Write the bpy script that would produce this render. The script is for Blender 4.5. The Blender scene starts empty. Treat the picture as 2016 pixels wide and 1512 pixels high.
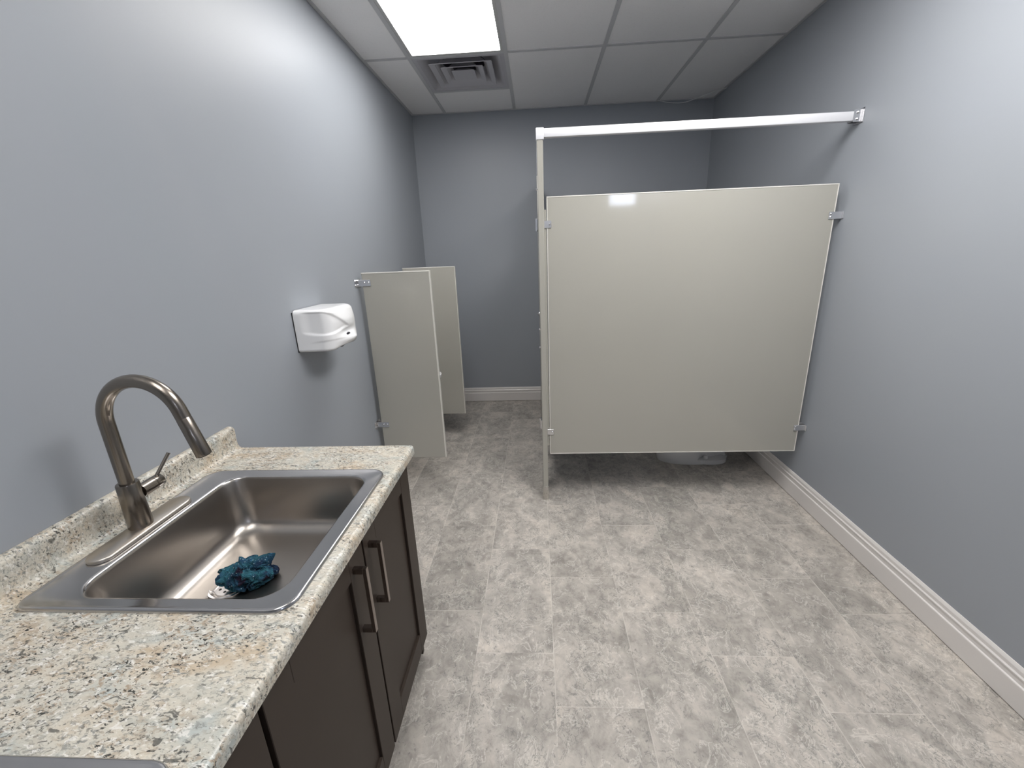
import bpy, bmesh, math, random
from mathutils import Vector, Matrix, noise
S = bpy.context.scene
COL = S.collection
R = random.Random(7)

# ------------------------------------------------------------------ camera
F_PX, PITCH, YAW, ROLL, HC = 840.70, -0.2962, 0.0592, -0.0384, 1.4895
U0, V0 = 1014.18, 755.47
cp_, sp_ = math.cos(PITCH), math.sin(PITCH)
cy_, sy_ = math.cos(YAW), math.sin(YAW)
def _w(x, y, z): return Vector((cy_*x - sy_*y, sy_*x + cy_*y, z))
fwd = _w(0, cp_, sp_)
up0 = _w(0, -sp_, cp_)
rt0 = _w(1, 0, 0)
cr_, sr_ = math.cos(ROLL), math.sin(ROLL)
rt = rt0*cr_ + up0*sr_
up = up0*cr_ - rt0*sr_
cam_d = bpy.data.cameras.new('camera'); cam = bpy.data.objects.new('camera', cam_d); COL.objects.link(cam)
cam.matrix_world = Matrix(((rt.x, up.x, -fwd.x, 0), (rt.y, up.y, -fwd.y, 0), (rt.z, up.z, -fwd.z, HC), (0, 0, 0, 1)))
cam_d.sensor_width = 36; cam_d.lens = F_PX/2016*36; cam_d.clip_start = .02
cam_d.shift_x = -(U0-1008)/2016; cam_d.shift_y = (V0-756)/2016
S.camera = cam

# ------------------------------------------------------------------ world, exposure, lamp strengths
w = bpy.data.worlds.new('world'); S.world = w; w.use_nodes = True
w.node_tree.nodes['Background'].inputs[0].default_value = (.6, .7, .9, 1)
w.node_tree.nodes['Background'].inputs[1].default_value = .3
S.view_settings.view_transform = 'Standard'; S.view_settings.look = 'None'
S.view_settings.gamma = 1; S.view_settings.use_curve_mapping = False
S.view_settings.exposure = 0.45
LAMP = (8.5, 16.0, 5.5)            # ceiling panels
ADDED_GLOW = 13.0             # glow of the added, unseen high window

# ------------------------------------------------------------------ room numbers (metres)
XL, XR, YB, YN, H = -1.0805, 1.5421, 4.2733, -2.0, 2.6913
CX0, CY1, CP = -.7809, 3.1507, .6137      # ceiling grid
ZC = .8749                                # counter top

# ------------------------------------------------------------------ materials
def lin(c):
    return tuple(((v/255)/12.92 if v/255 <= .04045 else ((v/255+.055)/1.055)**2.4) for v in c) + (1,)
def mat(name, color=(.5, .5, .5), rough=.5, metal=0, spec=.5, coat=0, coat_rough=.1):
    m = bpy.data.materials.new(name); m.use_nodes = True
    b = m.node_tree.nodes['Principled BSDF']
    b.inputs['Base Color'].default_value = tuple(color[:3]) + (1,)
    b.inputs['Roughness'].default_value = rough; b.inputs['Metallic'].default_value = metal
    b.inputs['Specular IOR Level'].default_value = spec
    b.inputs['Coat Weight'].default_value = coat; b.inputs['Coat Roughness'].default_value = coat_rough
    return m
class N:
    def __init__(s, m): s.t = m.node_tree; s.b = s.t.nodes['Principled BSDF']
    def n(s, typ, **k):
        o = s.t.nodes.new(typ)
        for a, v in k.items():
            if a in o.bl_rna.properties and a not in ('inputs',): setattr(o, a, v)
        return o
    def l(s, a, b): s.t.links.new(a, b)
    def val(s, x, inp):
        if hasattr(x, 'is_linked') or hasattr(x, 'links'): s.l(x, inp)
        else: inp.default_value = x
    def math(s, op, a, b=None, c=None):
        o = s.n('ShaderNodeMath', operation=op); s.val(a, o.inputs[0])
        if b is not None: s.val(b, o.inputs[1])
        if c is not None: s.val(c, o.inputs[2])
        return o.outputs[0]
    def obj(s): return s.n('ShaderNodeTexCoord').outputs['Object']
    def noise(s, vec, scale, detail=4, rough=.5, dist=0, lac=2):
        o = s.n('ShaderNodeTexNoise'); s.l(vec, o.inputs['Vector'])
        o.inputs['Scale'].default_value = scale; o.inputs['Detail'].default_value = detail
        o.inputs['Roughness'].default_value = rough; o.inputs['Distortion'].default_value = dist
        o.inputs['Lacunarity'].default_value = lac
        return o
    def ramp(s, f, stops, interp='LINEAR'):
        o = s.n('ShaderNodeValToRGB'); s.l(f, o.inputs[0]); r = o.color_ramp; r.interpolation = interp
        r.elements[0].position, r.elements[0].color = stops[0][0], tuple(stops[0][1])
        r.elements[1].position, r.elements[1].color = stops[-1][0], tuple(stops[-1][1])
        for p, c in stops[1:-1]:
            e = r.elements.new(p); e.color = tuple(c)
        return o.outputs[0]
    def g(s, f, a, b, va=0, vb=1):
        o = s.n('ShaderNodeMapRange'); s.l(f, o.inputs[0])
        for i, v in zip((1, 2, 3, 4), (a, b, va, vb)): o.inputs[i].default_value = v
        return o.outputs[0]
    def mix(s, f, a, b, typ='MIX'):
        o = s.n('ShaderNodeMix', data_type='RGBA', blend_type=typ)
        s.val(f, o.inputs[0]); s.val(a, o.inputs[6]); s.val(b, o.inputs[7]); return o.outputs[2]
    def bump(s, h, strength=.2, dist=.002):
        o = s.n('ShaderNodeBump'); o.inputs['Strength'].default_value = strength; o.inputs['Distance'].default_value = dist
        s.l(h, o.inputs['Height']); s.l(o.outputs[0], s.b.inputs['Normal'])

def m_wall():
    m = mat('blue_grey_wall_paint', (.265, .275, .305), .42, spec=.4); k = N(m); c = k.obj()
    n1 = k.noise(c, 220, 3); k.bump(n1.outputs[0], .05, .001)
    n2 = k.noise(c, 1.3, 2)
    k.l(k.mix(k.g(n2.outputs[0], .3, .7), (.313, .334, .364, 1), (.323, .344, .374, 1)), k.b.inputs['Base Color'])
    return m
def m_ceiling():
    m = mat('ceiling_tile', (.52, .52, .53), .95, spec=.1); k = N(m); c = k.obj()
    n1 = k.noise(c, 160, 5, .7); n2 = k.noise(c, 420, 3)
    k.l(k.ramp(n1.outputs[0], [(.30, (.80, .79, .79, 1)), (.42, (.92, .91, .91, 1)), (1, (.93, .92, .92, 1))]), k.b.inputs['Base Color'])
    k.bump(n2.outputs[0], .3, .002)
    return m
def m_floor():
    m = mat('stone_look_vinyl_tile', (.5, .48, .46), .38, spec=.35); k = N(m); c = k.obj()
    sp = k.n('ShaderNodeSeparateXYZ'); k.l(c, sp.inputs[0])
    X, Y = sp.outputs[0], sp.outputs[1]
    cx = k.math('DIVIDE', k.math('SUBTRACT', X, .0339), .3)
    ix = k.math('FLOOR', cx); fx = k.math('FRACT', cx)
    cy = k.math('ADD', k.math('DIVIDE', k.math('SUBTRACT', Y, .469), .61), k.math('MULTIPLY', k.math('ADD', ix, 3), 1/3))
    iy = k.math('FLOOR', cy); fy = k.math('FRACT', cy)
    dx = k.math('MULTIPLY', k.math('MINIMUM', fx, k.math('SUBTRACT', 1, fx)), .3)
    dy = k.math('MULTIPLY', k.math('MINIMUM', fy, k.math('SUBTRACT', 1, fy)), .61)
    d = k.math('MINIMUM', dx, dy)
    cm = k.n('ShaderNodeCombineXYZ'); k.l(ix, cm.inputs[0]); k.l(iy, cm.inputs[1])
    wn = k.n('ShaderNodeTexWhiteNoise', noise_dimensions='2D'); k.l(cm.outputs[0], wn.inputs['Vector'])
    off = k.n('ShaderNodeVectorMath', operation='MULTIPLY_ADD'); k.l(wn.outputs['Color'], off.inputs[0]); off.inputs[1].default_value = (9, 9, 9); k.l(c, off.inputs[2])
    st = k.n('ShaderNodeMapping'); k.l(off.outputs[0], st.inputs[0]); st.inputs['Scale'].default_value = (1, .8, 1)
    v = st.outputs[0]
    cloud = k.noise(v, 4.2, 4, .55, 1.2)
    base = k.ramp(cloud.outputs[0], [(.34, (.355, .333, .308, 1)), (.46, (.415, .390, .360, 1)), (.56, (.485, .453, .417, 1)), (.68, (.55, .508, .462, 1))])
    n2 = k.noise(v, 20, 6, .72, .4)
    base = k.mix(1, base, k.ramp(n2.outputs[0], [(.34, (.66, .645, .63, 1)), (.45, (.85, .837, .82, 1)), (.53, (.96, .945, .925, 1)), (.68, (1.10, 1.08, 1.04, 1))]), 'MULTIPLY')
    # travertine veins, crackle and pits
    msk = k.g(k.noise(v, 7, 4, .6, .3).outputs[0], .47, .55)
    n3 = k.noise(v, 34, 4, .62, .9)
    vein = k.g(k.math('ABSOLUTE', k.math('SUBTRACT', n3.outputs[0], .5)), .004, .026, 1, 0)
    base = k.mix(k.math('MULTIPLY', k.math('MULTIPLY', vein, msk), .85), base, (.20, .195, .18, 1))
    n6 = k.noise(v, 8, 5, .58, .9)
    v6 = k.g(k.math('ABSOLUTE', k.math('SUBTRACT', n6.outputs[0], .46)), .001, .007, 1, 0)
    m6 = k.g(k.noise(v, 5, 3, .5).outputs[0], .48, .55)
    base = k.mix(k.math('MULTIPLY', k.math('MULTIPLY', v6, m6), .6), base, (.22, .21, .20, 1))
    n4 = k.noise(v, 75, 3, .6, .5)
    pit = k.math('MULTIPLY', k.g(n4.outputs[0], .60, .65), k.g(k.noise(v, 9, 4, .65).outputs[0], .48, .57, .15, 1))
    base = k.mix(k.math('MULTIPLY', pit, .7), base, (.19, .185, .175, 1))
    n5 = k.noise(v, 15, 6, .62, .9)
    wv = k.g(k.math('ABSOLUTE', k.math('SUBTRACT', n5.outputs[0], .56)), 0, .02, 1, 0)
    base = k.mix(k.math('MULTIPLY', wv, .45), base, (.76, .72, .66, 1))
    tone = k.g(wn.outputs['Value'], 0, 1, .93, 1.06)
    base = k.mix(1, base, tone, 'MULTIPLY')
    gr = k.g(d, .0010, .0024, 1, 0)
    base = k.mix(k.math('MULTIPLY', gr, k.g(k.noise(c, 6, 3, .5).outputs[0], .38, .62, .15, .85)), base, (.58, .54, .49, 1))
    k.l(base, k.b.inputs['Base Color'])
    k.l(k.g(n2.outputs[0], .3, .7, .5, .36), k.b.inputs['Roughness'])
    hgt = k.math('ADD', k.math('MULTIPLY', n2.outputs[0], .35), k.g(d, .0, .004, -1, 0))
    k.bump(hgt, .45, .0015)
    return m
def m_granite():
    m = mat('granite_look_laminate', (.6, .57, .5), .33, spec=.45); k = N(m); c = k.obj()
    mp = k.n('ShaderNodeMapping'); k.l(c, mp.inputs[0]); mp.inputs['Rotation'].default_value = (.3, .2, .75); mp.inputs['Scale'].default_value = (1.1, 2.1, 1.6)
    v = mp.outputs[0]
    a = k.noise(v, 7, 4, .6, .5)
    base = k.ramp(a.outputs[0], [(.34, (.42, .45, .43, 1)), (.44, (.50, .485, .425, 1)), (.54, (.57, .53, .45, 1)), (.66, (.49, .405, .30, 1))])
    ms = k.noise(c, 12, 4, .6, .4); ms2 = k.noise(c, 19, 3, .6, .3)
    tan = k.noise(v, 52, 4, .7, .5)
    base = k.mix(k.math('MULTIPLY', k.g(tan.outputs[0], .52, .58), k.g(ms.outputs[0], .40, .60, .15, .9)), base, (.34, .265, .19, 1))
    gr = k.noise(v, 82, 4, .68, .6)
    base = k.mix(k.math('MULTIPLY', k.g(gr.outputs[0], .53, .58), k.g(ms2.outputs[0], .42, .58, .15, .95)), base, (.22, .225, .21, 1))
    wt = k.noise(v, 60, 4, .65, .5)
    base = k.mix(k.g(wt.outputs[0], .56, .62, 0, .75), base, (.72, .70, .655, 1))
    dk = k.noise(v, 105, 3, .62, .7)
    base = k.mix(k.math('MULTIPLY', k.g(dk.outputs[0], .57, .62), k.g(ms.outputs[0], .42, .54, .4, 1)), base, (.04, .04, .035, 1))
    bl = k.noise(v, 38, 3, .6, .8)
    base = k.mix(k.math('MULTIPLY', k.g(bl.outputs[0], .63, .67), .8), base, (.06, .06, .055, 1))
    k.l(base, k.b.inputs['Base Color'])
    k.bump(gr.outputs[0], .12, .0006)
    return m
def m_metal(name, col, rough, aniso=(1, 1, 1), amt=.12, scale=120, bump=.05):
    m = mat(name, col, rough, 1); k = N(m); c = k.obj()
    mp = k.n('ShaderNodeMapping'); k.l(c, mp.inputs[0]); mp.inputs['Scale'].default_value = aniso
    n1 = k.noise(mp.outputs[0], scale, 4, .6)
    k.l(k.g(n1.outputs[0], .3, .7, rough-amt*.5, rough+amt*.5), k.b.inputs['Roughness'])
    return m
def m_cloth():
    m = mat('teal_bandana_cotton', (.02, .12, .16), .85, spec=.2); k = N(m); c = k.obj()
    n1 = k.noise(c, 22, 3, .5)
    base = k.ramp(n1.outputs[0], [(.35, (.012, .03, .07, 1)), (.46, (.02, .075, .13, 1)), (.56, (.03, .13, .17, 1)), (.7, (.03, .09, .17, 1))])
    n3 = k.noise(c, 30, 2, .5)
    base = k.mix(k.g(n3.outputs[0], .62, .68), base, (.018, .012, .03, 1))
    vo = k.n('ShaderNodeTexVoronoi', feature='F1'); k.l(c, vo.inputs['Vector']); vo.inputs['Scale'].default_value = 120; vo.inputs['Randomness'].default_value = .5
    base = k.mix(k.g(vo.outputs['Distance'], .12, .19, .8, 0), base, (.45, .60, .64, 1))
    k.l(base, k.b.inputs['Base Color'])
    n2 = k.noise(c, 75, 3, .6, 1.2); k.bump(k.math('ABSOLUTE', k.math('SUBTRACT', n2.outputs[0], .5)), 1.0, .022)
    return m
def m_fine(name, col, rough, spec=.5, coat=0, cr=.1, nscale=300, bs=.04, var=.03):
    m = mat(name, col, rough, 0, spec, coat, cr); k = N(m); c = k.obj()
    n1 = k.noise(c, nscale, 2); k.bump(n1.outputs[0], bs, .0005)
    n2 = k.noise(c, 3, 2)
    a = tuple(v*(1-var) for v in col)+(1,); b = tuple(min(1, v*(1+var)) for v in col)+(1,)
    k.l(k.mix(n2.outputs[0], a, b), k.b.inputs['Base Color'])
    return m
def m_emit(name, col, strength):
    m = mat(name, (.8, .8, .8), .5)
    b = m.node_tree.nodes['Principled BSDF']
    b.inputs['Emission Color'].default_value = col + (1,); b.inputs['Emission Strength'].default_value = strength
    return m
WALL = m_wall(); CEIL = m_ceiling(); FLOOR = m_floor(); GRAN = m_granite()
GRID = m_fine('ceiling_grid_paint', (.58, .58, .59), .5)
TRIM = m_fine('white_trim_paint', (.70, .67, .65), .35, .5, .2, .15)
PART = m_fine('beige_powder_coat', (.405, .392, .347), .38, .4, .9, .065, 500, .0)
PEDGE = m_fine('beige_panel_edge', (.74, .72, .67), .3)
ALU = m_metal('satin_aluminium', (.82, .82, .84), .33, amt=.06)
ALUW = m_fine('bright_anodised_rail', (.78, .78, .81), .3, .6, .3, .15)
CHROME = m_metal('chrome_plate', (.78, .78, .80), .16, amt=.04)
SHOE = m_metal('brushed_steel_shoe', (.60, .58, .55), .3)
STEEL = m_metal('brushed_stainless_steel', (.43, .40, .37), .30, (1, 5, 5), .0, 60, .012)
RIM = m_metal('sink_rim_steel', (.55, .54, .54), .18, (1, 5, 5), .0, 60, .008)
NICK = m_metal('brushed_nickel', (.27, .24, .21), .25, (1, 1, .2), .02, 260, .04)
NICKD = m_metal('brushed_nickel_plate', (.60, .555, .505), .36, amt=.0)
CAB = m_fine('espresso_cabinet_finish', (.046, .034, .027), .45, .2, .0, .3, 200, .03, .08)
CABIN = mat('dark_cabinet_recess', (.012, .011, .010), .7)
PULL = m_metal('dark_nickel_pull', (.30, .26, .24), .20, amt=.04)
WPLAST = m_fine('white_gloss_plastic', (.87, .87, .88), .25, .5, .4, .08)
BPLAST = mat('black_plastic', (.015, .015, .017), .35)
LENS = mat('dark_sensor_lens', (.01, .01, .02), .08, coat=1)
PORC = m_fine('white_porcelain', (.75, .75, .75), .12, .5, .6, .04)
VENTM = m_fine('grey_painted_vent_steel', (.50, .49, .52), .5)
DUCT = mat('dark_duct_steel', (.10, .09, .11), .6)
FIXM = m_fine('white_fixture_steel', (.55, .55, .54), .45)
CLOTH = m_cloth()
WIRE = m_fine('white_cable_jacket', (.7, .7, .7), .5)
LEDM = [m_emit('lit_lamp_diffuser', (1, .985, .97), v) for v in LAMP]
ADDED_GLOWM = m_emit('added_window_glow', (.72, .80, 1), ADDED_GLOW)
GREYM = m_fine('grey_caulk', (.35, .35, .36), .6)
DOORM = m_fine('white_door_paint', (.6, .6, .6), .4)

# ------------------------------------------------------------------ helpers
def base_of(p):
    v = Vector((0, 0, 0))
    while p is not None: v += p.location; p = p.parent
    return v
def obj(name, bm, m, parent=None, smooth=False, angle=25):
    if parent is not None: bmesh.ops.translate(bm, verts=bm.verts, vec=-base_of(parent))
    bmesh.ops.recalc_face_normals(bm, faces=bm.faces)
    me = bpy.data.meshes.new(name); bm.to_mesh(me); bm.free()
    o = bpy.data.objects.new(name, me); COL.objects.link(o)
    for mm in (m if isinstance(m, (list, tuple)) else [m]): me.materials.append(mm)
    if smooth:
        me.polygons.foreach_set('use_smooth', [True]*len(me.polygons))
        try: me.set_sharp_from_angle(angle=math.radians(angle))
        except Exception: pass
    if parent is not None: o.parent = parent
    return o
def tag(o, label, cat, group=None):
    o['label'] = label; o['category'] = cat
    if group: o['group'] = group
    return o
def thing(name, label, cat, loc, group=None):
    o = bpy.data.objects.new(name, None); COL.objects.link(o); o.location = loc; o.empty_display_size = .05
    return tag(o, label, cat, group)
def struct(name, bm, m, **k):
    o = obj(name, bm, m, **k); o['kind'] = 'structure'; return o
def B(): return bmesh.new()
def box(bm, x0, x1, y0, y1, z0, z1, bev=0, seg=2):
    vs = [bm.verts.new((x, y, z)) for x in (x0, x1) for y in (y0, y1) for z in (z0, z1)]
    F = [(0, 1, 3, 2), (4, 6, 7, 5), (0, 4, 5, 1), (2, 3, 7, 6), (0, 2, 6, 4), (1, 5, 7, 3)]
    fs = [bm.faces.new([vs[i] for i in f]) for f in F]
    if bev:
        es = list({e for f in fs for e in f.edges})
        bmesh.ops.bevel(bm, geom=es, offset=bev, segments=seg, profile=.5, affect='EDGES')
    return bm
def frame_axes(d):
    d = d.normalized(); a = Vector((0, 0, 1)) if abs(d.z) < .9 else Vector((1, 0, 0))
    u = d.cross(a).normalized(); return u, d.cross(u).normalized()
def tube(bm, pts, r, n=20, caps=True):
    pts = [Vector(p) for p in pts]; rings = []
    rs = r if isinstance(r, (list, tuple)) else [r]*len(pts)
    u, v = None, None
    for i, p in enumerate(pts):
        d = (pts[min(i+1, len(pts)-1)] - pts[max(i-1, 0)]).normalized()
        if u is None: u, v = frame_axes(d)
        else:
            u = (u - d*u.dot(d)).normalized(); v = d.cross(u)
        rings.append([bm.verts.new(p + (u*math.cos(t) + v*math.sin(t))*rs[i]) for t in [2*math.pi*k/n for k in range(n)]])
    for a, b in zip(rings, rings[1:]):
        for k in range(n): bm.faces.new((a[k], a[(k+1) % n], b[(k+1) % n], b[k]))
    if caps: bm.faces.new(rings[0][::-1]); bm.faces.new(rings[-1])
    return bm
def lathe(bm, prof, c, axis='z', n=28):
    rings = []
    for r, h in prof:
        ring = []
        for k in range(n):
            t = 2*math.pi*k/n; a, b = r*math.cos(t), r*math.sin(t)
            p = {'z': (a, b, h), 'y': (a, h, b), 'x': (h, a, b)}[axis]
            ring.append(bm.verts.new(Vector(c) + Vector(p)))
        rings.append(ring)
    for a, b in zip(rings, rings[1:]):
        for k in range(n): bm.faces.new((a[k], a[(k+1) % n], b[(k+1) % n], b[k]))
    bm.faces.new(rings[0][::-1]); bm.faces.new(rings[-1]); return bm
def prism(bm, prof, a, b, fn):           # closed 2-d profile swept from a to b; fn(p, t) -> xyz
    r0 = [bm.verts.new(fn(p, a)) for p in prof]; r1 = [bm.verts.new(fn(p, b)) for p in prof]; n = len(prof)
    for k in range(n): bm.faces.new((r0[k], r0[(k+1) % n], r1[(k+1) % n], r1[k]))
    bm.faces.new(r0[::-1]); bm.faces.new(r1); return bm
def rrect(x0, x1, y0, y1, r, z, n=7):
    rs = r if isinstance(r, (list, tuple)) else [r]*4    # corners: (x1,y1),(x0,y1),(x0,y0),(x1,y0)
    out = []
    for (cx, cy, a0), q in zip(((x1, y1, 0), (x0, y1, 90), (x0, y0, 180), (x1, y0, 270)), rs):
        sx = -1 if cx == x1 else 1; sy = -1 if cy == y1 else 1
        for k in range(n+1):
            t = math.radians(a0 + 90*k/n)
            out.append((cx + sx*q + q*math.cos(t), cy + sy*q + q*math.sin(t), z))
    return out
def loft(bm, rings, cap0=False, cap1=False):
    rr = [[bm.verts.new(p) for p in r] for r in rings]; n = len(rr[0])
    for a, b in zip(rr, rr[1:]):
        for k in range(n): bm.faces.new((a[k], a[(k+1) % n], b[(k+1) % n], b[k]))
    if cap0: bm.faces.new(rr[0][::-1])
    if cap1: bm.faces.new(rr[-1])
    return rr
def gridslab(bm, xs, ys, z0, z1, skip):
    vt = {}
    def V(i, j, z):
        if (i, j, z) not in vt: vt[(i, j, z)] = bm.verts.new((xs[i], ys[j], z))
        return vt[(i, j, z)]
    solid = lambda i, j: 0 <= i < len(xs)-1 and 0 <= j < len(ys)-1 and not skip(i, j)
    for i in range(len(xs)-1):
        for j in range(len(ys)-1):
            if not solid(i, j): continue
            for z in (z0, z1): bm.faces.new((V(i, j, z), V(i+1, j, z), V(i+1, j+1, z), V(i, j+1, z)))
            for (di, dj, a, b) in ((-1, 0, (i, j), (i, j+1)), (1, 0, (i+1, j), (i+1, j+1)), (0, -1, (i, j), (i+1, j)), (0, 1, (i, j+1), (i+1, j+1))):
                if not solid(i+di, j+dj): bm.faces.new((V(*a, z0), V(*b, z0), V(*b, z1), V(*a, z1)))
    return bm
def copy_tree(o, parent=None):
    c = o.copy(); COL.objects.link(c); c.parent = parent
    for ch in [q for q in bpy.data.objects if q.parent == o]: copy_tree(ch, c)
    return c

# ================================================================== STRUCTURE
T = .1
struct('floor', box(B(), XL-T, XR+T, YN-T, YB+T, -.1, 0), FLOOR)
struct('wall_left', box(B(), XL-T, XL, YN-T, YB+T, 0, H+.3), WALL)
struct('wall_right', box(B(), XR, XR+T, YN-T, YB+T, 0, H+.3), WALL)
struct('wall_back', box(B(), XL, XR, YB, YB+T, 0, H+.3), WALL)
# wall behind the camera: a door and a glowing window added to reflect in the stall panel
WX0, WX1, WZ0, WZ1 = 1.06, 1.46, 2.09, 2.40
DX0, DX1, DZ = .10, .96, 2.05
bm = B()
xs = [XL, DX0, DX1, WX0, WX1, XR]; zs = [0, DZ, WZ0, WZ1, H+.3]
gridslab(bm, xs, zs, 0, T, lambda i, j: (i == 1 and j == 0) or (i == 3 and j == 2))
for v in bm.verts: v.co = Vector((v.co.x, YN - v.co.z, v.co.y))
struct('wall_near', bm, WALL)
bm = B(); box(bm, DX0, DX1, YN-.06, YN-.02, 0.005, DZ)
d = struct('door_1', bm, DOORM)
obj('door_handle', lathe(lathe(B(), [(.02, .02), (.02, .035)], (DX0+.07, YN-.04, 1.0), 'y'), [(.012, .03), (.026, .06), (.026, .075), (.01, .085)], (DX0+.07, YN-.04, 1.0), 'y'), CHROME, d, smooth=True)
bm = B()
for a in ((WX0, WX0+.015, WZ0, WZ1), (WX1-.015, WX1, WZ0, WZ1), (WX0+.015, WX1-.015, WZ0, WZ0+.015), (WX0+.015, WX1-.015, WZ1-.015, WZ1)):
    box(bm, a[0], a[1], YN-.08, YN+.008, a[2], a[3])
wf = struct('added_window_1', bm, TRIM)
obj('added_glow_pane', box(B(), WX0+.015, WX1-.015, YN-.06, YN-.05, WZ0+.015, WZ1-.015), ADDED_GLOWM, wf)  # added glowing pane, placed to give the stall panel its bright reflection

# ceiling: tiles (with openings for lamps and vent) and metal grid
gx = [CX0 + CP*k for k in range(-1, 5)]
gx = [XL] + [g for g in gx if XL < g < XR] + [XR]
gy = [YN] + [CY1 - 1.2207*k for k in (4, 3, 2, 1, 0) if CY1-1.2207*k > YN] + [CY1+.61, YB]
iC = gx.index(CX0)
def cell(i, j): return (gx[i], gx[i+1], gy[j], gy[j+1])
jy = [abs(v-(CY1-1.2207)) < 1e-6 for v in gy].index(True)
lamps = {(iC, jy): 0, (iC+2, jy-1): 1, (iC, jy-2): 2}
vent = (iC, gy.index(CY1))
bm = B()
for i in range(len(gx)-1):
    for j in range(len(gy)-1):
        if (i, j) in lamps or (i, j) == vent: continue
        if i != iC and j == len(gy)-2: continue
        x0, x1, y0, y1 = cell(i, j)
        if i != iC and j == len(gy)-3: y1 = YB
        box(bm, x0+.001, x1-.001, y0+.001, y1-.001, H+.004, H+.02)
struct('ceiling', bm, CEIL)
bm = B(); g = .0125
for i in range(1, len(gx)-1): box(bm, gx[i]-g, gx[i]+g, YN, YB, H, H+.004)
for j in range(1, len(gy)-1):
    for i in range(len(gx)-1):
        if j == len(gy)-2 and i != iC: continue
        box(bm, gx[i]+g, gx[i+1]-g, gy[j]-g, gy[j]+g, H, H+.004)
struct('trim_1', bm, GRID)
bm = B()
box(bm, XL, XL+.018, YN, YB, H-.001, H+.0035); box(bm, XR-.018, XR, YN, YB, H-.001, H+.0035)
box(bm, XL+.018, XR-.018, YB-.018, YB, H-.001, H+.0035); box(bm, XL+.018, XR-.018, YN, YN+.018, H-.001, H+.0035)
struct('trim_2', bm, GRID)

# baseboards
prof = [(0, 0), (.0155, 0.004), (.0155, .088), (.0145, .091), (.0105, .094), (.0105, .112), (.0125, .114), (.0125, .119), (.0085, .124), (.0080, .137), (.0055, .1435), (.003, .1485), (0, .1485)]
struct('baseboard_right', prism(B(), prof, YN, YB, lambda p, t: (XR-p[0], t, p[1])), TRIM)
struct('baseboard_back', prism(B(), prof, XL+.016, XR-.016, lambda p, t: (t, YB-p[0], p[1])), TRIM)
struct('baseboard_left', prism(B(), prof, 1.32, YB-.016, lambda p, t: (XL+p[0], t, p[1])), TRIM)

# ================================================================== CEILING LAMPS
LL = ['lit rectangular ceiling light beside the square air vent', 'ceiling light over the open floor before the stall, above the picture', 'ceiling light over the counter near the camera, above the picture']
for (i, j), k in lamps.items():
    x0, x1, y0, y1 = cell(i, j); x0 += g; x1 -= g; y0 += g; y1 -= g
    t = thing('ceiling_light', LL[k], 'ceiling light', ((x0+x1)/2, (y0+y1)/2, H), 'troffer lights in the ceiling grid')
    bm = B(); e = .018
    for (a, b, c, d) in ((x0, x0+e, y0, y1), (x1-e, x1, y0, y1), (x0+e, x1-e, y0, y0+e), (x0+e, x1-e, y1-e, y1)):
        box(bm, a, b, c, d, H+.0005, H+.006, .001, 1)
    obj('frame', bm, FIXM, t)
    obj('diffuser', box(B(), x0+e, x1-e, y0+e, y1-e, H+.004, H+.008), LEDM[k], t)
    obj('housing', box(B(), x0, x1, y0, y1, H+.012, H+.08), FIXM, t)

# ================================================================== AIR VENT
x0, x1, y0, y1 = cell(*vent); x0 += g; x1 -= g; y0 += g; y1 -= g
vx, vy = (x0+x1)/2, (y0+y1)/2
t = thing('air_vent', 'square dusty grey ceiling air vent with nested louvres behind the light', 'air vent', (vx, vy, H))
bm = B(); fr = .268
for (a, b, c, d) in ((x0, vx-fr, y0, y1), (vx+fr, x1, y0, y1), (vx-fr, vx+fr, y0, vy-fr), (vx-fr, vx+fr, vy+fr, y1)):
    box(bm, a, b, c, d, H+.001, H+.004)
def sq(h, z, r=.01): return rrect(vx-h, vx+h, vy-h, vy+h, r, z, 3)
loft(bm, [sq(fr, H+.002), sq(.235, H+.03, .04), sq(.215, H+.06, .08), sq(.15, H+.075, .14)])
obj('face_frame', bm, VENTM, t, smooth=True, angle=40)
obj('duct', loft(bm := B(), [sq(.15, H+.074, .14), sq(.15, H+.16, .14)], cap1=True) and bm, DUCT, t)
for h, d in ((.208, .062), (.142, .058)):
    bm = B(); loft(bm, [sq(h, H+.0), sq(h-.002, H-.003), sq(h-.035, H+.008, .015), sq(h-.062, H+.045, .03), sq(h-.064, H+.045, .03), sq(h-.038, H+.012, .015), sq(h, H+.0)])
    obj('louvre', bm, VENTM, t, smooth=True, angle=30)
bm = B(); loft(bm, [sq(.078, H-.002), sq(.078, H+.001), sq(.05, H+.022, .02)], cap0=True, cap1=True)
obj('centre_louvre', bm, VENTM, t, smooth=True, angle=30)

# loose cable in the back right corner
def bez(P, n=12):
    out = []
    for a in range(len(P)-1):
        p0 = Vector(P[max(a-1, 0)]); p1 = Vector(P[a]); p2 = Vector(P[a+1]); p3 = Vector(P[min(a+2, len(P)-1)])
        for k in range(n):
            s = k/n; out.append(.5*((2*p1) + (p2-p0)*s + (2*p0-5*p1+4*p2-p3)*s*s + (3*p1-p0-3*p2+p3)*s**3))
    out.append(Vector(P[-1])); return out
bm = tube(B(), bez([(1.06, YB-.035, H-.002), (1.15, YB-.035, H-.022), (1.27, YB-.04, H-.03), (1.36, YB-.10, H-.02), (1.46, YB-.21, H-.012), (1.525, YB-.29, H-.016)]), .0028, 8)
tag(obj('loose_cable', bm, WIRE, smooth=True), 'thin white cable sagging below the ceiling in the far right corner', 'cable')

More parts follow.
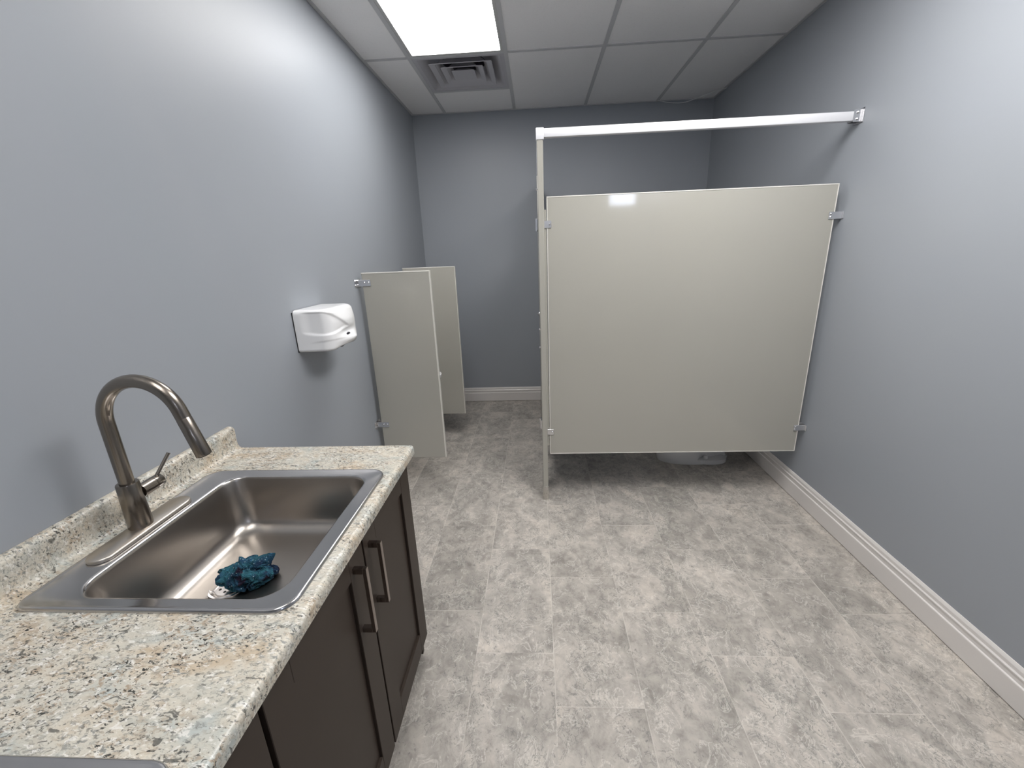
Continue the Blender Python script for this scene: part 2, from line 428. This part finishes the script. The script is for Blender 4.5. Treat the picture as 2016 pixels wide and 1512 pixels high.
# ================================================================== TOILET STALL
Ys = 2.3865
t = thing('toilet_stall', 'beige toilet stall partition with bright head rail, fixed to right wall', 'toilet stall', (.03, Ys, 0))
PX0, PX1, PZ0, PZ1 = .058, 1.504, .307, 1.7607
def panel(bm, x0, x1, y0, y1, z0, z1):
    box(bm, x0, x1, y0, y1, z0, z1, .003, 2); return bm
p = obj('side_panel', panel(B(), PX0, PX1, Ys, Ys+.025, PZ0, PZ1), PART, t)
bm = B()   # raised roll-formed edge
box(bm, PX0-.0015, PX1+.0015, Ys-.0015, Ys+.0265, PZ1-.004, PZ1+.0015, .001, 1)
box(bm, PX1-.0035, PX1+.0015, Ys-.0010, Ys+.0265, PZ0, PZ1-.004, .0006, 1)
box(bm, PX0-.0015, PX0+.0030, Ys-.0010, Ys+.0265, PZ0, PZ1-.004, .0006, 1)
box(bm, PX0-.0015, PX1+.0015, Ys-.0010, Ys+.0265, PZ0-.0015, PZ0+.003, .0006, 1)
obj('edge_trim', bm, PEDGE, p)
pl = obj('pilaster', box(B(), .012, .043, 2.366, 2.60, .05, 2.045, .004, 2), PART, t)
bm = B(); box(bm, .0095, .0455, 2.3635, 2.6025, 0, .092, .003, 2); obj('pilaster_shoe', bm, SHOE, pl, smooth=True)
bm = B(); box(bm, .043, .0535, Ys+.002, Ys+.022, .36, 1.70, .001, 1); obj('channel_bracket', bm, PART, pl)
# far pilaster and hinged door in the aisle side
pl2 = obj('pilaster', box(B(), .012, .043, 3.52, YB-.03, .05, 2.045, .004, 2), PART, t, smooth=True)
obj('pilaster_shoe', box(B(), .0095, .0455, 3.5175, YB-.0275, 0, .092, .003, 2), SHOE, pl2, smooth=True)
dr = obj('stall_door', box(B(), .014, .040, 2.61, 3.51, .307, 1.7607, .003, 2), PART, t, smooth=True)
for z in (1.64, .42):
    bm = tube(B(), [(.004, 2.605, z-.035), (.004, 2.605, z+.035)], .0075, 12); box(bm, .006, .012, 2.57, 2.64, z-.03, z+.03, .001, 1)
    obj('hinge', bm, CHROME, dr, smooth=True)
bm = lathe(B(), [(.02, 0), (.02, -.006), (.012, -.012)], (.014, 3.44, 1.02), 'x', 20); box(bm, -.004, .010, 3.42, 3.46, 1.015, 1.025, .002, 1)
obj('latch', bm, CHROME, dr, smooth=True)
bm = B()
for z in (1.80, 1.075, .97): obj('screw', lathe(B(), [(.006, .012), (.006, .006), (.0035, .003)], (0, 2.40, z), 'x', 12), CHROME, pl, smooth=True)
hr = obj('head_rail', box(B(), .045, XR-.024, 2.368, 2.400, 2.030, 2.070, .0035, 2), ALUW, t, smooth=True)
obj('rail_cap', box(B(), .0085, .0475, 2.362, 2.405, 2.020, 2.073, .003, 2), ALUW, hr, smooth=True)
obj('head_rail', box(B(), .012, .043, 2.406, YB-.02, 2.040, 2.070, .0035, 2), ALUW, t, smooth=True)
bm = B(); box(bm, XR-.003, XR-.0002, 2.350, 2.418, 2.018, 2.082, .001, 1)
for y in (2.3655, 2.4015): box(bm, XR-.04, XR-.003, y-.0015, y+.0015, 2.024, 2.076, .0005, 1)
hb = obj('wall_bracket', bm, CHROME, t, smooth=True)
bm = B()
for z in (2.036, 2.064): obj('screw', lathe(B(), [(.006, 0), (.006, -.004), (.003, -.006)], (XR-.02, 2.3635, z), 'y', 12), CHROME, hb, smooth=True)
def ubracket(x0, x1, z, hgt=.026, th=.0025, wall=None):
    bm = B()
    box(bm, x0, x1, Ys-.0050, Ys-.0020, z-hgt/2, z+hgt/2, .001, 1)
    box(bm, x0, x1, Ys+.0270, Ys+.0300, z-hgt/2, z+hgt/2, .001, 1)
    if wall: box(bm, wall[0], wall[1], Ys-.016, Ys+.042, z-hgt/2, z+hgt/2, .0008, 1)
    return bm
def bscrews(pts, par):
    for x, z in pts: obj('screw', lathe(B(), [(.0055, 0), (.0055, -.003), (.003, -.0052)], (x, Ys-.005, z), 'y', 12), CHROME, par, smooth=True)
for z in (1.614, .455):
    b_ = obj('wall_bracket', ubracket(XR-.066, XR-.003, z, .034, wall=(XR-.0035, XR-.0003)), ALU, t, smooth=True)
    bscrews([(XR-.057, z+.007), (XR-.057, z-.008)], b_)
for z in (1.628, .452):
    b_ = obj('panel_bracket', ubracket(.0445, .0800, z, .036, wall=(.0432, .0455)), ALU, t, smooth=True)
    bscrews([(.072, z)], b_)

# ================================================================== URINAL SCREENS
def screen(label, y):
    x0, x1, z0, z1 = -1.045, -.635, .197, 1.410
    t = thing('urinal_screen', label, 'partition screen', (XL+.02, y, z0), 'urinal screens on the left wall')
    p = obj('screen_panel', panel(B(), x0, x1, y, y+.025, z0, z1), PART, t)
    bm = B()
    box(bm, x0-.001, x1+.0015, y-.0015, y+.0265, z1-.004, z1+.0015, .001, 1)
    box(bm, x1-.0035, x1+.0015, y-.0010, y+.0265, z0, z1-.004, .0006, 1)
    obj('edge_trim', bm, PEDGE, p)
    for z in (1.352, .440):
        bm = B()
        box(bm, XL+.003, x0+.052, y-.0045, y-.0018, z-.018, z+.018, .0008, 1)
        box(bm, XL+.003, x0+.052, y+.0268, y+.0295, z-.018, z+.018, .0008, 1)
        box(bm, XL+.0002, XL+.003, y-.032, y+.057, z-.022, z+.022, .0008, 1)
        b_ = obj('wall_bracket', bm, CHROME, t, smooth=True)
        for x in (x0+.015, x0+.040): obj('screw', lathe(B(), [(.0055, 0), (.0055, -.003), (.003, -.0052)], (x, y-.0045, z+.003), 'y', 12), CHROME, b_, smooth=True)
        for zz in (z-.012, z+.012): obj('screw', lathe(B(), [(.0055, 0), (.0055, .003), (.003, .0052)], (XL+.003, y-.020, zz), 'x', 12), CHROME, b_, smooth=True)
    return t
screen('nearer beige urinal screen, on the left wall just past the hand dryer', 2.5723)
screen('farther beige urinal screen, half hidden behind the nearer one', 3.3882)

# urinal between the screens (only its lip shows)
uy = 2.99
t = thing('urinal', 'white urinal on left wall, only its lip showing between the two screens', 'urinal', (XL+.01, uy, .45))
def ur(w, d, z, r=.06, x0=XL+.002):
    out = []
    for k in range(25):
        a = math.pi*k/24 - math.pi/2
        out.append((x0 + max(d*.25, 0) + d*.75*math.cos(a)**.8 if 0 < k < 24 else x0+d*.25, uy + w*math.sin(a), z))
    return [(x0, uy-w, z)] + out + [(x0, uy+w, z)]
bm = B()
loft(bm, [ur(.09, .12, .46), ur(.13, .22, .50), ur(.155, .30, .56), ur(.165, .352, .625), ur(.168, .362, .648), ur(.165, .36, .660), ur(.150, .335, .660),
          ur(.140, .315, .635), ur(.11, .25, .57)], cap0=True, cap1=True)
obj('bowl', bm, PORC, t, smooth=True, angle=50)
bm = B(); box(bm, XL+.002, XL+.075, uy-.165, uy+.165, .64, 1.12, .02, 3); box(bm, XL+.06, XL+.13, uy-.165, uy-.13, .64, 1.06, .015, 3); box(bm, XL+.06, XL+.13, uy+.13, uy+.165, .64, 1.06, .015, 3)
obj('back_plate', bm, PORC, t, smooth=True)
bm = tube(B(), [(XL+.05, uy, 1.10), (XL+.05, uy, 1.24)], .014, 16); tube(bm, [(XL+.001, uy, 1.24), (XL+.09, uy, 1.24)], .024, 20)
obj('flush_valve', bm, CHROME, t, smooth=True)

# ================================================================== TOILET (foot shows under the panel)
ty = 2.92
t = thing('toilet', 'white toilet inside the stall, its foot showing under the panel', 'toilet', (1.1, ty, 0))
def oval(x0, x1, w, z, n=40, p=2.3, fp=1.0):
    cx, a = (x0+x1)/2, (x1-x0)/2; out = []
    for k in range(n):
        th = 2*math.pi*k/n; c, s = math.cos(th), math.sin(th)
        out.append((cx + a*math.copysign(abs(c)**(2/p), c), ty + w*math.copysign(abs(s)**(2/p), s), z))
    return out
bm = B()
loft(bm, [oval(.857, 1.345, .118, 0), oval(.853, 1.348, .120, .012), oval(.853, 1.345, .118, .04), oval(.860, 1.33, .112, .08), oval(.88, 1.31, .105, .14),
          oval(.87, 1.31, .115, .20), oval(.84, 1.33, .15, .28), oval(.815, 1.345, .178, .35), oval(.81, 1.35, .183, .385)], cap0=True, cap1=True)
# recess for the floor bolt on the near side
for v in bm.verts:
    if v.co.y < ty-.04 and 1.105 < v.co.x < 1.31 and .03 < v.co.z < .17: v.co.y += .045
body = obj('bowl', bm, PORC, t, smooth=True, angle=60)
obj('bolt_cap', lathe(B(), [(.018, 0.0), (.017, .014), (.010, .022)], (1.175, ty-.093, .038), 'z', 20), PORC, body, smooth=True)
obj('base_flange', loft(bm := B(), [oval(1.07, 1.352, .121, 0.0), oval(1.07, 1.352, .121, .030), oval(1.09, 1.335, .10, .038)], cap0=True, cap1=True) and bm, PORC, body, smooth=True, angle=50)
obj('seat', loft(bm := B(), [oval(.805, 1.30, .185, .388), oval(.803, 1.30, .187, .40), oval(.81, 1.30, .18, .425)], cap0=True, cap1=True) and bm, PORC, t, smooth=True)
bm = B(); box(bm, 1.32, XR-.012, ty-.2, ty+.2, .388, .73, .02, 3); obj('tank', bm, PORC, t, smooth=True)
obj('tank_lid', box(B(), 1.31, XR-.008, ty-.21, ty+.21, .732, .765, .01, 3), PORC, t, smooth=True)

# ================================================================== HAND DRYER
DY0, DY1, DZ0, DZT = 1.832, 2.118, 1.098, 1.283
t = thing('hand_dryer', 'white automatic hand dryer mounted on the grey left wall', 'hand dryer', (XL, (DY0+DY1)/2, DZ0))
yc, W = (DY0+DY1)/2, (DY1-DY0)/2
def sm(a, b, x):
    s = max(0, min(1, (x-a)/(b-a))); return s*s*(3-2*s)
def dryer_ring(h, inset, dz, n=120):
    """plan outline at height h above the bottom (0-.185), pulled in by inset"""
    D = .150 + .004*math.sin(min(1, h/.185)*math.pi); r = .036
    Wd = W - inset; Dd = D - inset
    pts = []
    bul = .030*(1 - .55*sm(.12, .185, h))
    L1 = Dd - r; L2 = r*math.pi/2; L3 = 2*(Wd-r); tot = 2*L1+2*L2+L3
    for k in range(n+1):
        s = tot*k/n
        if s < L1: x, y, nx, ny = s, -Wd, 0, -1
        elif s < L1+L2: a = (s-L1)/r; x, y, nx, ny = L1+r*math.sin(a), -Wd+r-r*math.cos(a), math.sin(a), -math.cos(a)
        elif s < L1+L2+L3: x, y, nx, ny = Dd, -Wd+r+(s-L1-L2), 1, 0
        elif s < L1+2*L2+L3: a = (s-L1-L2-L3)/r; x, y, nx, ny = L1+r*math.cos(a), Wd-r+r*math.sin(a), math.cos(a), math.sin(a)
        else: x, y, nx, ny = L1-(s-L1-2*L2-L3), Wd, 0, 1
        q = y/Wd; f = x/Dd
        x += bul*(1-q*q)*sm(.5, 1, f)
        # nozzle lip at lower middle
        lip = math.exp(-((y-.0)/.07)**2)*sm(.5, 1, f)
        x += lip*(.024*math.exp(-((h-.038)/.020)**2) - .012*math.exp(-((h-.075)/.018)**2)) - lip*.045*sm(.018, .0, h)
        # swooping recess on the near half and lower crease
        zU = .176 - .095*sm(.12, .34, s); zL = .092 - .018*math.sin(min(1, s/.24)*math.pi) - .0*s
        tip = 1 - sm(.30, .345, s)
        rec = sm(zL-.002, zL+.007, h)*(1-sm(zU-.006, zU+.001, h))*sm(.02, .07, s)*tip
        zC = .030 + .020*math.sin(min(1, s/.36)*math.pi)
        rec2 = (1-sm(zC-.004, zC+.002, h))*sm(.04, .12, s)*(1-sm(.30, .36, s))*.7
        o = -.008*rec - .004*rec2
        x += nx*o; y += ny*o
        arch = .032*(1-abs(q)**3)*sm(.12, .186, h)*(1-.95*sm(.2, 1.05, f))
        pts.append((XL+.004+max(x, 0), yc+y, DZ0+h+dz+arch))
    return pts
bm = B(); rings = []
rings.append(dryer_ring(0, .022, 0)); rings.append(dryer_ring(.0, .006, 0))
for k in range(1, 44): rings.append(dryer_ring(.163*k/43 + .001, .0 if k > 1 else .002, 0))
for k in range(1, 11):
    a = math.pi/2*k/10; rings.append(dryer_ring(.164+.022*math.sin(a), .022*(1-math.cos(a)), 0))
rr = [[bm.verts.new(p) for p in r] for r in rings]
for a, b in zip(rr, rr[1:]):
    for k in range(len(a)-1): bm.faces.new((a[k], a[k+1], b[k+1], b[k]))
def strip_cap(bm, ring):      # bridge the two halves of an open outline
    n = len(ring)-1
    for k in range(n//2):
        vs = [ring[k], ring[k+1], ring[n-k-1], ring[n-k]]
        if len(set(vs)) > 2:
            try: bm.faces.new(list(dict.fromkeys(vs)))
            except ValueError: pass
strip_cap(bm, rr[-1]); strip_cap(bm, rr[0])
dbody = obj('cover', bm, WPLAST, t, smooth=True, angle=60)
obj('back_plate', box(B(), XL+.0002, XL+.0042, DY0-.002, DY1+.002, DZ0-.002, DZ0+.178, .001, 1), BPLAST, t)
bm = lathe(B(), [(.0095, 0), (.0095, .0025), (.006, .0045)], (0, 0, 0), 'x', 20)
bmesh.ops.scale(bm, vec=(1.6, 2.2, 1.5), verts=bm.verts)
bmesh.ops.rotate(bm, verts=bm.verts, cent=(0, 0, 0), matrix=Matrix.Rotation(.25, 3, 'Y'))
bmesh.ops.translate(bm, verts=bm.verts, vec=(-.8975, 1.955, 1.152))
obj('sensor_lens', bm, LENS, t, smooth=True)
obj('air_outlet', lathe(B(), [(.026, 0), (.024, -.006)], (XL+.12, yc, DZ0+.001), 'z', 20), BPLAST, t)

# ================================================================== COUNTERTOP
CX1, CYF, CYN = -.4337, 1.3154, -1.2
SX0, SX1, SY0, SY1 = -.938, -.500, .628, 1.112       # bowl cut-out
DS = -.776                                            # second sink offset
t = thing('countertop', 'speckled cream and grey granite-look countertop along the left wall', 'countertop', (XL, 0, ZC-.036))
bm = B()
rf = .012
xs = [XL+.001, SX0, SX1, CX1-rf]; ys = [CYN, SY0+DS, SY1+DS, SY0, SY1, CYF]
gridslab(bm, xs, ys, ZC-.036, ZC, lambda i, j: i == 1 and j in (1, 3))
fp = [(CX1-rf, ZC)] + [(CX1-rf+rf*math.sin(a), ZC-rf+rf*math.cos(a)) for a in [math.pi/2*k/6 for k in range(1, 7)]] + [(CX1, ZC-.030), (CX1-.006, ZC-.036), (CX1-rf, ZC-.036)]
prism(bm, fp, CYN, CYF, lambda p, y: (p[0], y, p[1]))
bmesh.ops.remove_doubles(bm, verts=bm.verts, dist=1e-5)
slab = obj('worktop', bm, GRAN, t, smooth=True, angle=40)
bp = [(.001, 0), (.001, .078), (.006, .081), (.016, .0805), (.023, .077), (.027, .070), (.0275, .060), (.026, .030), (.027, .014), (.032, .005), (.040, .0008), (.045, .0004), (.045, 0)]
obj('backsplash', prism(B(), bp, CYN, CYF-.002, lambda p, y: (XL+p[0], y, ZC+p[1])), GRAN, t, smooth=True, angle=35)

# ================================================================== SINK
def sink_bowl(bm):
    X0, X1, Y0, Y1 = -1.016, -.463, .600, 1.140
    z = ZC; rings = []
    oc = [.045, .045, .030, .045]
    rings.append(rrect(X0, X1, Y0, Y1, oc, z+.0005))
    rings.append(rrect(X0+.001, X1-.001, Y0+.001, Y1-.001, oc, z+.0050))
    rings.append(rrect(X0+.004, X1-.004, Y0+.004, Y1-.004, [r-.003 for r in oc], z+.0072))
    rings.append(rrect(X0+.008, X1-.008, Y0+.008, Y1-.008, [r-.006 for r in oc], z+.0064))
    rings.append(rrect(X0+.013, X1-.013, Y0+.013, Y1-.013, [r-.010 for r in oc], z+.0048))
    bx0, bx1, by0, by1 = -.934, -.504, .632, 1.108
    rings.append(rrect(bx0-.004, bx1+.004, by0-.004, by1+.004, .062, z+.0046))
    rings.append(rrect(bx0, bx1, by0, by1, .058, z+.0036))
    rings.append(rrect(bx0+.0035, bx1-.0035, by0+.0035, by1-.0035, .056, z+.0006))
    rings.append(rrect(bx0+.005, bx1-.005, by0+.005, by1-.005, .056, z-.006))
    rings.append(rrect(bx0+.012, bx1-.012, by0+.012, by1-.012, .056, z-.05))
    rings.append(rrect(bx0+.018, bx1-.018, by0+.018, by1-.018, .056, z-.105))
    n = 7; R0 = .045
    for k in range(1, n+1):
        a = math.pi/2*k/n; i = .021 + R0*(1-math.cos(a)); rings.append(rrect(bx0+i, bx1-i, by0+i, by1-i, .056+.004*k/n, z-.118-R0*math.sin(a)))
    zf = z-.163
    cx, cy, dr_ = -.800, .860, .056
    # floor narrows into the round drain
    base = rings[-1]; N_ = len(base)
    def circ(r, zz):
        out = []
        for p in base:
            a = math.atan2(p[1]-cy, p[0]-cx); out.append((cx+r*math.cos(a), cy+r*math.sin(a), zz))
        return out
    for s in (.15, .35, .55, .75, .9):
        c = circ(dr_, zf-.005); rings.append([(p[0]*(1-s)+q[0]*s, p[1]*(1-s)+q[1]*s, zf-.005*s) for p, q in zip(base, c)])
    rings.append(circ(dr_, zf-.0055)); rings.append(circ(dr_-.004, zf-.009))
    loft(bm, rings, cap1=True)
    return zf, (cx, cy)
def make_sink(label):
    t = thing('sink', label, 'sink', (-.735, .87, ZC), 'stainless drop-in sinks')
    bm = B(); zf, (cx, cy) = sink_bowl(bm)
    for f in bm.faces:
        c = f.calc_center_median()
        if c.z > ZC+.0010: f.material_index = 1
    obj('basin', bm, [STEEL, RIM], t, smooth=True, angle=75)
    bm = lathe(B(), [(.050, -.0085), (.051, -.005), (.047, -.0035), (.040, -.0055), (.036, -.0086), (.012, -.0090)], (cx, cy, zf), 'z', 36)
    ds = obj('drain', bm, CHROME, t, smooth=True)
    bm = B()
    for k in range(8):
        a = math.pi/4*k; lathe(bm, [(.0035, -.0089), (.0035, -.0082)], (cx+.024*math.cos(a), cy+.024*math.sin(a), zf), 'z', 10)
    lathe(bm, [(.008, -.0089), (.008, -.004), (.005, -.002)], (cx, cy, zf), 'z', 14)
    obj('strainer', bm, BPLAST, ds, smooth=True)
    return t
sink = make_sink('square stainless steel sink in the counter holding a teal cloth')
s2 = copy_tree(sink); s2.location.y += DS; s2['label'] = 'second stainless steel sink, only its rim showing at the bottom edge'

# ================================================================== FAUCET
def make_faucet(label):
    fx, fy, px = -.979, .852, -.9735
    zb = ZC+.0054
    t = thing('faucet', label, 'faucet', (fx, fy, zb), 'gooseneck faucets')
    def stad(cx, x_half, y_half, z, n=14):
        out = []; r = x_half
        for k in range(n+1): a = math.pi*k/n; out.append((cx+r*math.cos(a), fy+(y_half-r)+r*math.sin(a), z))
        for k in range(n+1): a = math.pi+math.pi*k/n; out.append((cx+r*math.cos(a), fy-(y_half-r)+r*math.sin(a), z))
        return out
    bm = B(); loft(bm, [stad(px, .0285, .132, zb), stad(px, .029, .1325, zb+.002), stad(px, .0285, .132, zb+.006), stad(px, .026, .1295, zb+.0085)], cap0=True, cap1=True)
    obj('deck_plate', bm, NICKD, t, smooth=True, angle=50)
    z0 = zb+.0085
    obj('body', lathe(B(), [(.0245, z0), (.0250, z0+.003), (.0238, z0+.06), (.0225, z0+.113), (.0215, z0+.1155), (.0165, z0+.116)], (fx, fy, 0), 'z', 36), NICK, t, smooth=True)
    Rg = .092; zt = z0+.116; zc = 1.156
    P = [(fx, fy, zt-.003), (fx+.0, fy, zt+.06), (fx, fy, zc-.03)]
    for k in range(0, 26):
        a = math.pi*(1 - k/25*.93); P.append((fx+Rg+Rg*math.cos(a), fy, zc+Rg*1.06*math.sin(a)))
    d = (Vector(P[-1])-Vector(P[-2])).normalized(); e = Vector(P[-1])
    P.append(tuple(e+d*.012)); 
    obj('neck', tube(B(), P, .0150, 28), NICK, t, smooth=True, angle=50)
    e2 = Vector(P[-1])
    bm = tube(B(), [e2, e2+d*.0008, e2+d*.002, e2+d*.092, e2+d*.0945], [.0143, .0143, .0152, .0162, .0156], 28)
    sh = obj('spray_head', bm, NICK, t, smooth=True, angle=50)
    obj('aerator', tube(B(), [e2+d*.0940, e2+d*.0965], .0125, 20), BPLAST, sh, smooth=True)
    zh = z0+.082
    bm = tube(B(), [(fx+.006, fy+.018, zh), (fx+.006, fy+.052, zh), (fx+.006, fy+.0525, zh), (fx+.006, fy+.054, zh), (fx+.006, fy+.0545, zh), (fx+.006, fy+.074, zh), (fx+.006, fy+.076, zh)], [.0165, .0165, .0155, .0155, .0165, .0165, .0145], 28)
    hd = obj('handle', bm, NICK, t, smooth=True, angle=50)
    a = Vector((fx+.006, fy+.064, zh+.010)); dd = Vector((.012, .040, .046)).normalized()
    obj('lever', tube(B(), [a, a+dd*.030, a+dd*.066], [.0042, .0042, .0046], 14), NICK, hd, smooth=True, angle=50)
    return t
fa = make_faucet('tall brushed nickel gooseneck faucet standing behind the sink with cloth')
f2 = copy_tree(fa); f2.location.y += DS; f2['label'] = 'brushed nickel faucet of the second sink, out of view'

# ================================================================== CLOTH
t_c = Vector((-.752, .872, ZC-.163))
bm = B(); bmesh.ops.create_icosphere(bm, subdivisions=6, radius=1)
horns = [(Vector((-.90, -.42, .22)), .42, .36), (Vector((-.62, .45, .80)), .55, .22), (Vector((.78, .55, .80)), .50, .26), (Vector((.95, -.25, .25)), .25, .45), (Vector((.2, -.9, .3)), .20, .5)]
kn = Vector((-.25, .35, .9)).normalized(); ka, kb = frame_axes(kn)
for v in bm.verts:
    n_ = v.co.normalized(); q = n_*1.6 + Vector((3.1, 1.7, .4))
    th = math.atan2(n_.dot(kb), n_.dot(ka)); ph = math.acos(max(-1, min(1, n_.dot(kn))))
    wob = noise.noise(q*1.3)*2.2 + noise.noise(q*2.6)*.8
    fold = abs(math.sin(2.5*th + wob + .6*ph)); fold2 = abs(math.sin(6.5*th + 2.3*wob - 1.1*ph))
    a = noise.noise(q*1.0); c = noise.noise(q*7)
    amp_f = sm(.10, .6, ph)
    r = .80 + .25*a + amp_f*(.26*(1-(1-fold)**2) + .18*(1-(1-fold2)**1.6) - .24) - .16*math.exp(-((ph-.42)/.10)**2) + .02*c
    for h, amp, wd in horns:
        dd = (n_-h.normalized()).length; r += amp*max(0, 1-dd/wd/1.5)**1.3
    p = n_*r
    p = Vector((p.x*.062, p.y*.052, p.z*.040))
    p.z = max(p.z + .020, .0015 + .0006*c)
    v.co = p + t_c + Vector((0, 0, -.003))
tag(obj('crumpled_cloth', bm, CLOTH, smooth=True, angle=180), 'crumpled teal bandana cloth with white dots lying in the sink', 'cloth')

# ================================================================== CABINETS
XD = -.456
def door(t, y0, y1, z0, z1, hy, label=None):
    bm = B(); fw = .078; th = .019; x0 = XD-th
    box(bm, x0, XD, y0, y0+fw, z0, z1, .0012, 1); box(bm, x0, XD, y1-fw, y1, z0, z1, .0012, 1)
    box(bm, x0, XD-.0002, y0+fw, y1-fw, z0, z0+fw, .0008, 1); box(bm, x0, XD-.0002, y0+fw, y1-fw, z1-fw, z1, .0008, 1)
    d = obj('door', bm, CAB, t)
    obj('door_panel', box(B(), x0+.002, XD-.009, y0+fw-.004, y1-fw+.004, z0+fw-.004, z1-fw+.004), CAB, d)
    if hy is not None:
        bm = B(); za, zb = .590, .782; xh = XD+.034
        box(bm, xh-.010, xh, hy-.006, hy+.006, za, zb, .0008, 1)
        for z in (za, zb-.015): box(bm, XD-.001, xh-.009, hy-.006, hy+.006, z, z+.015, .0006, 1)
        obj('handle', bm, PULL, d)
    return d
def cabinet(label, y0, y1, doors):
    t = thing('base_cabinet', label, 'cabinet', (-.76, (y0+y1)/2, 0), 'dark base cabinets')
    bm = B(); x0, x1, z1 = XL+.02, XD-.021, ZC-.037
    box(bm, x0, x1, y0, y0+.016, .0, z1); box(bm, x0, x1, y1-.016, y1, .0, z1)
    box(bm, x0, x1, y0+.016, y1-.016, .095, .111); box(bm, x0, x0+.006, y0+.016, y1-.016, .111, z1)
    box(bm, x1-.018, x1, y0+.016, y1-.016, z1-.03, z1)
    obj('carcass', bm, CAB, t)
    obj('toe_kick', box(B(), -.545, -.530, y0+.016, y1-.016, 0, .095), CABIN, t)
    for a, b, h in doors: door(t, a, b, .086, .834, h)
    return t
cabinet('dark brown two-door base cabinet under the sink with cloth', .474, 1.288, [(.485, .891, .831), (.899, 1.286, .928)])
cabinet('dark brown base cabinet nearest the camera, beside the double doors with pulls', -.365, .472, [(-.36, .05, -.01), (.058, .474, .118)])
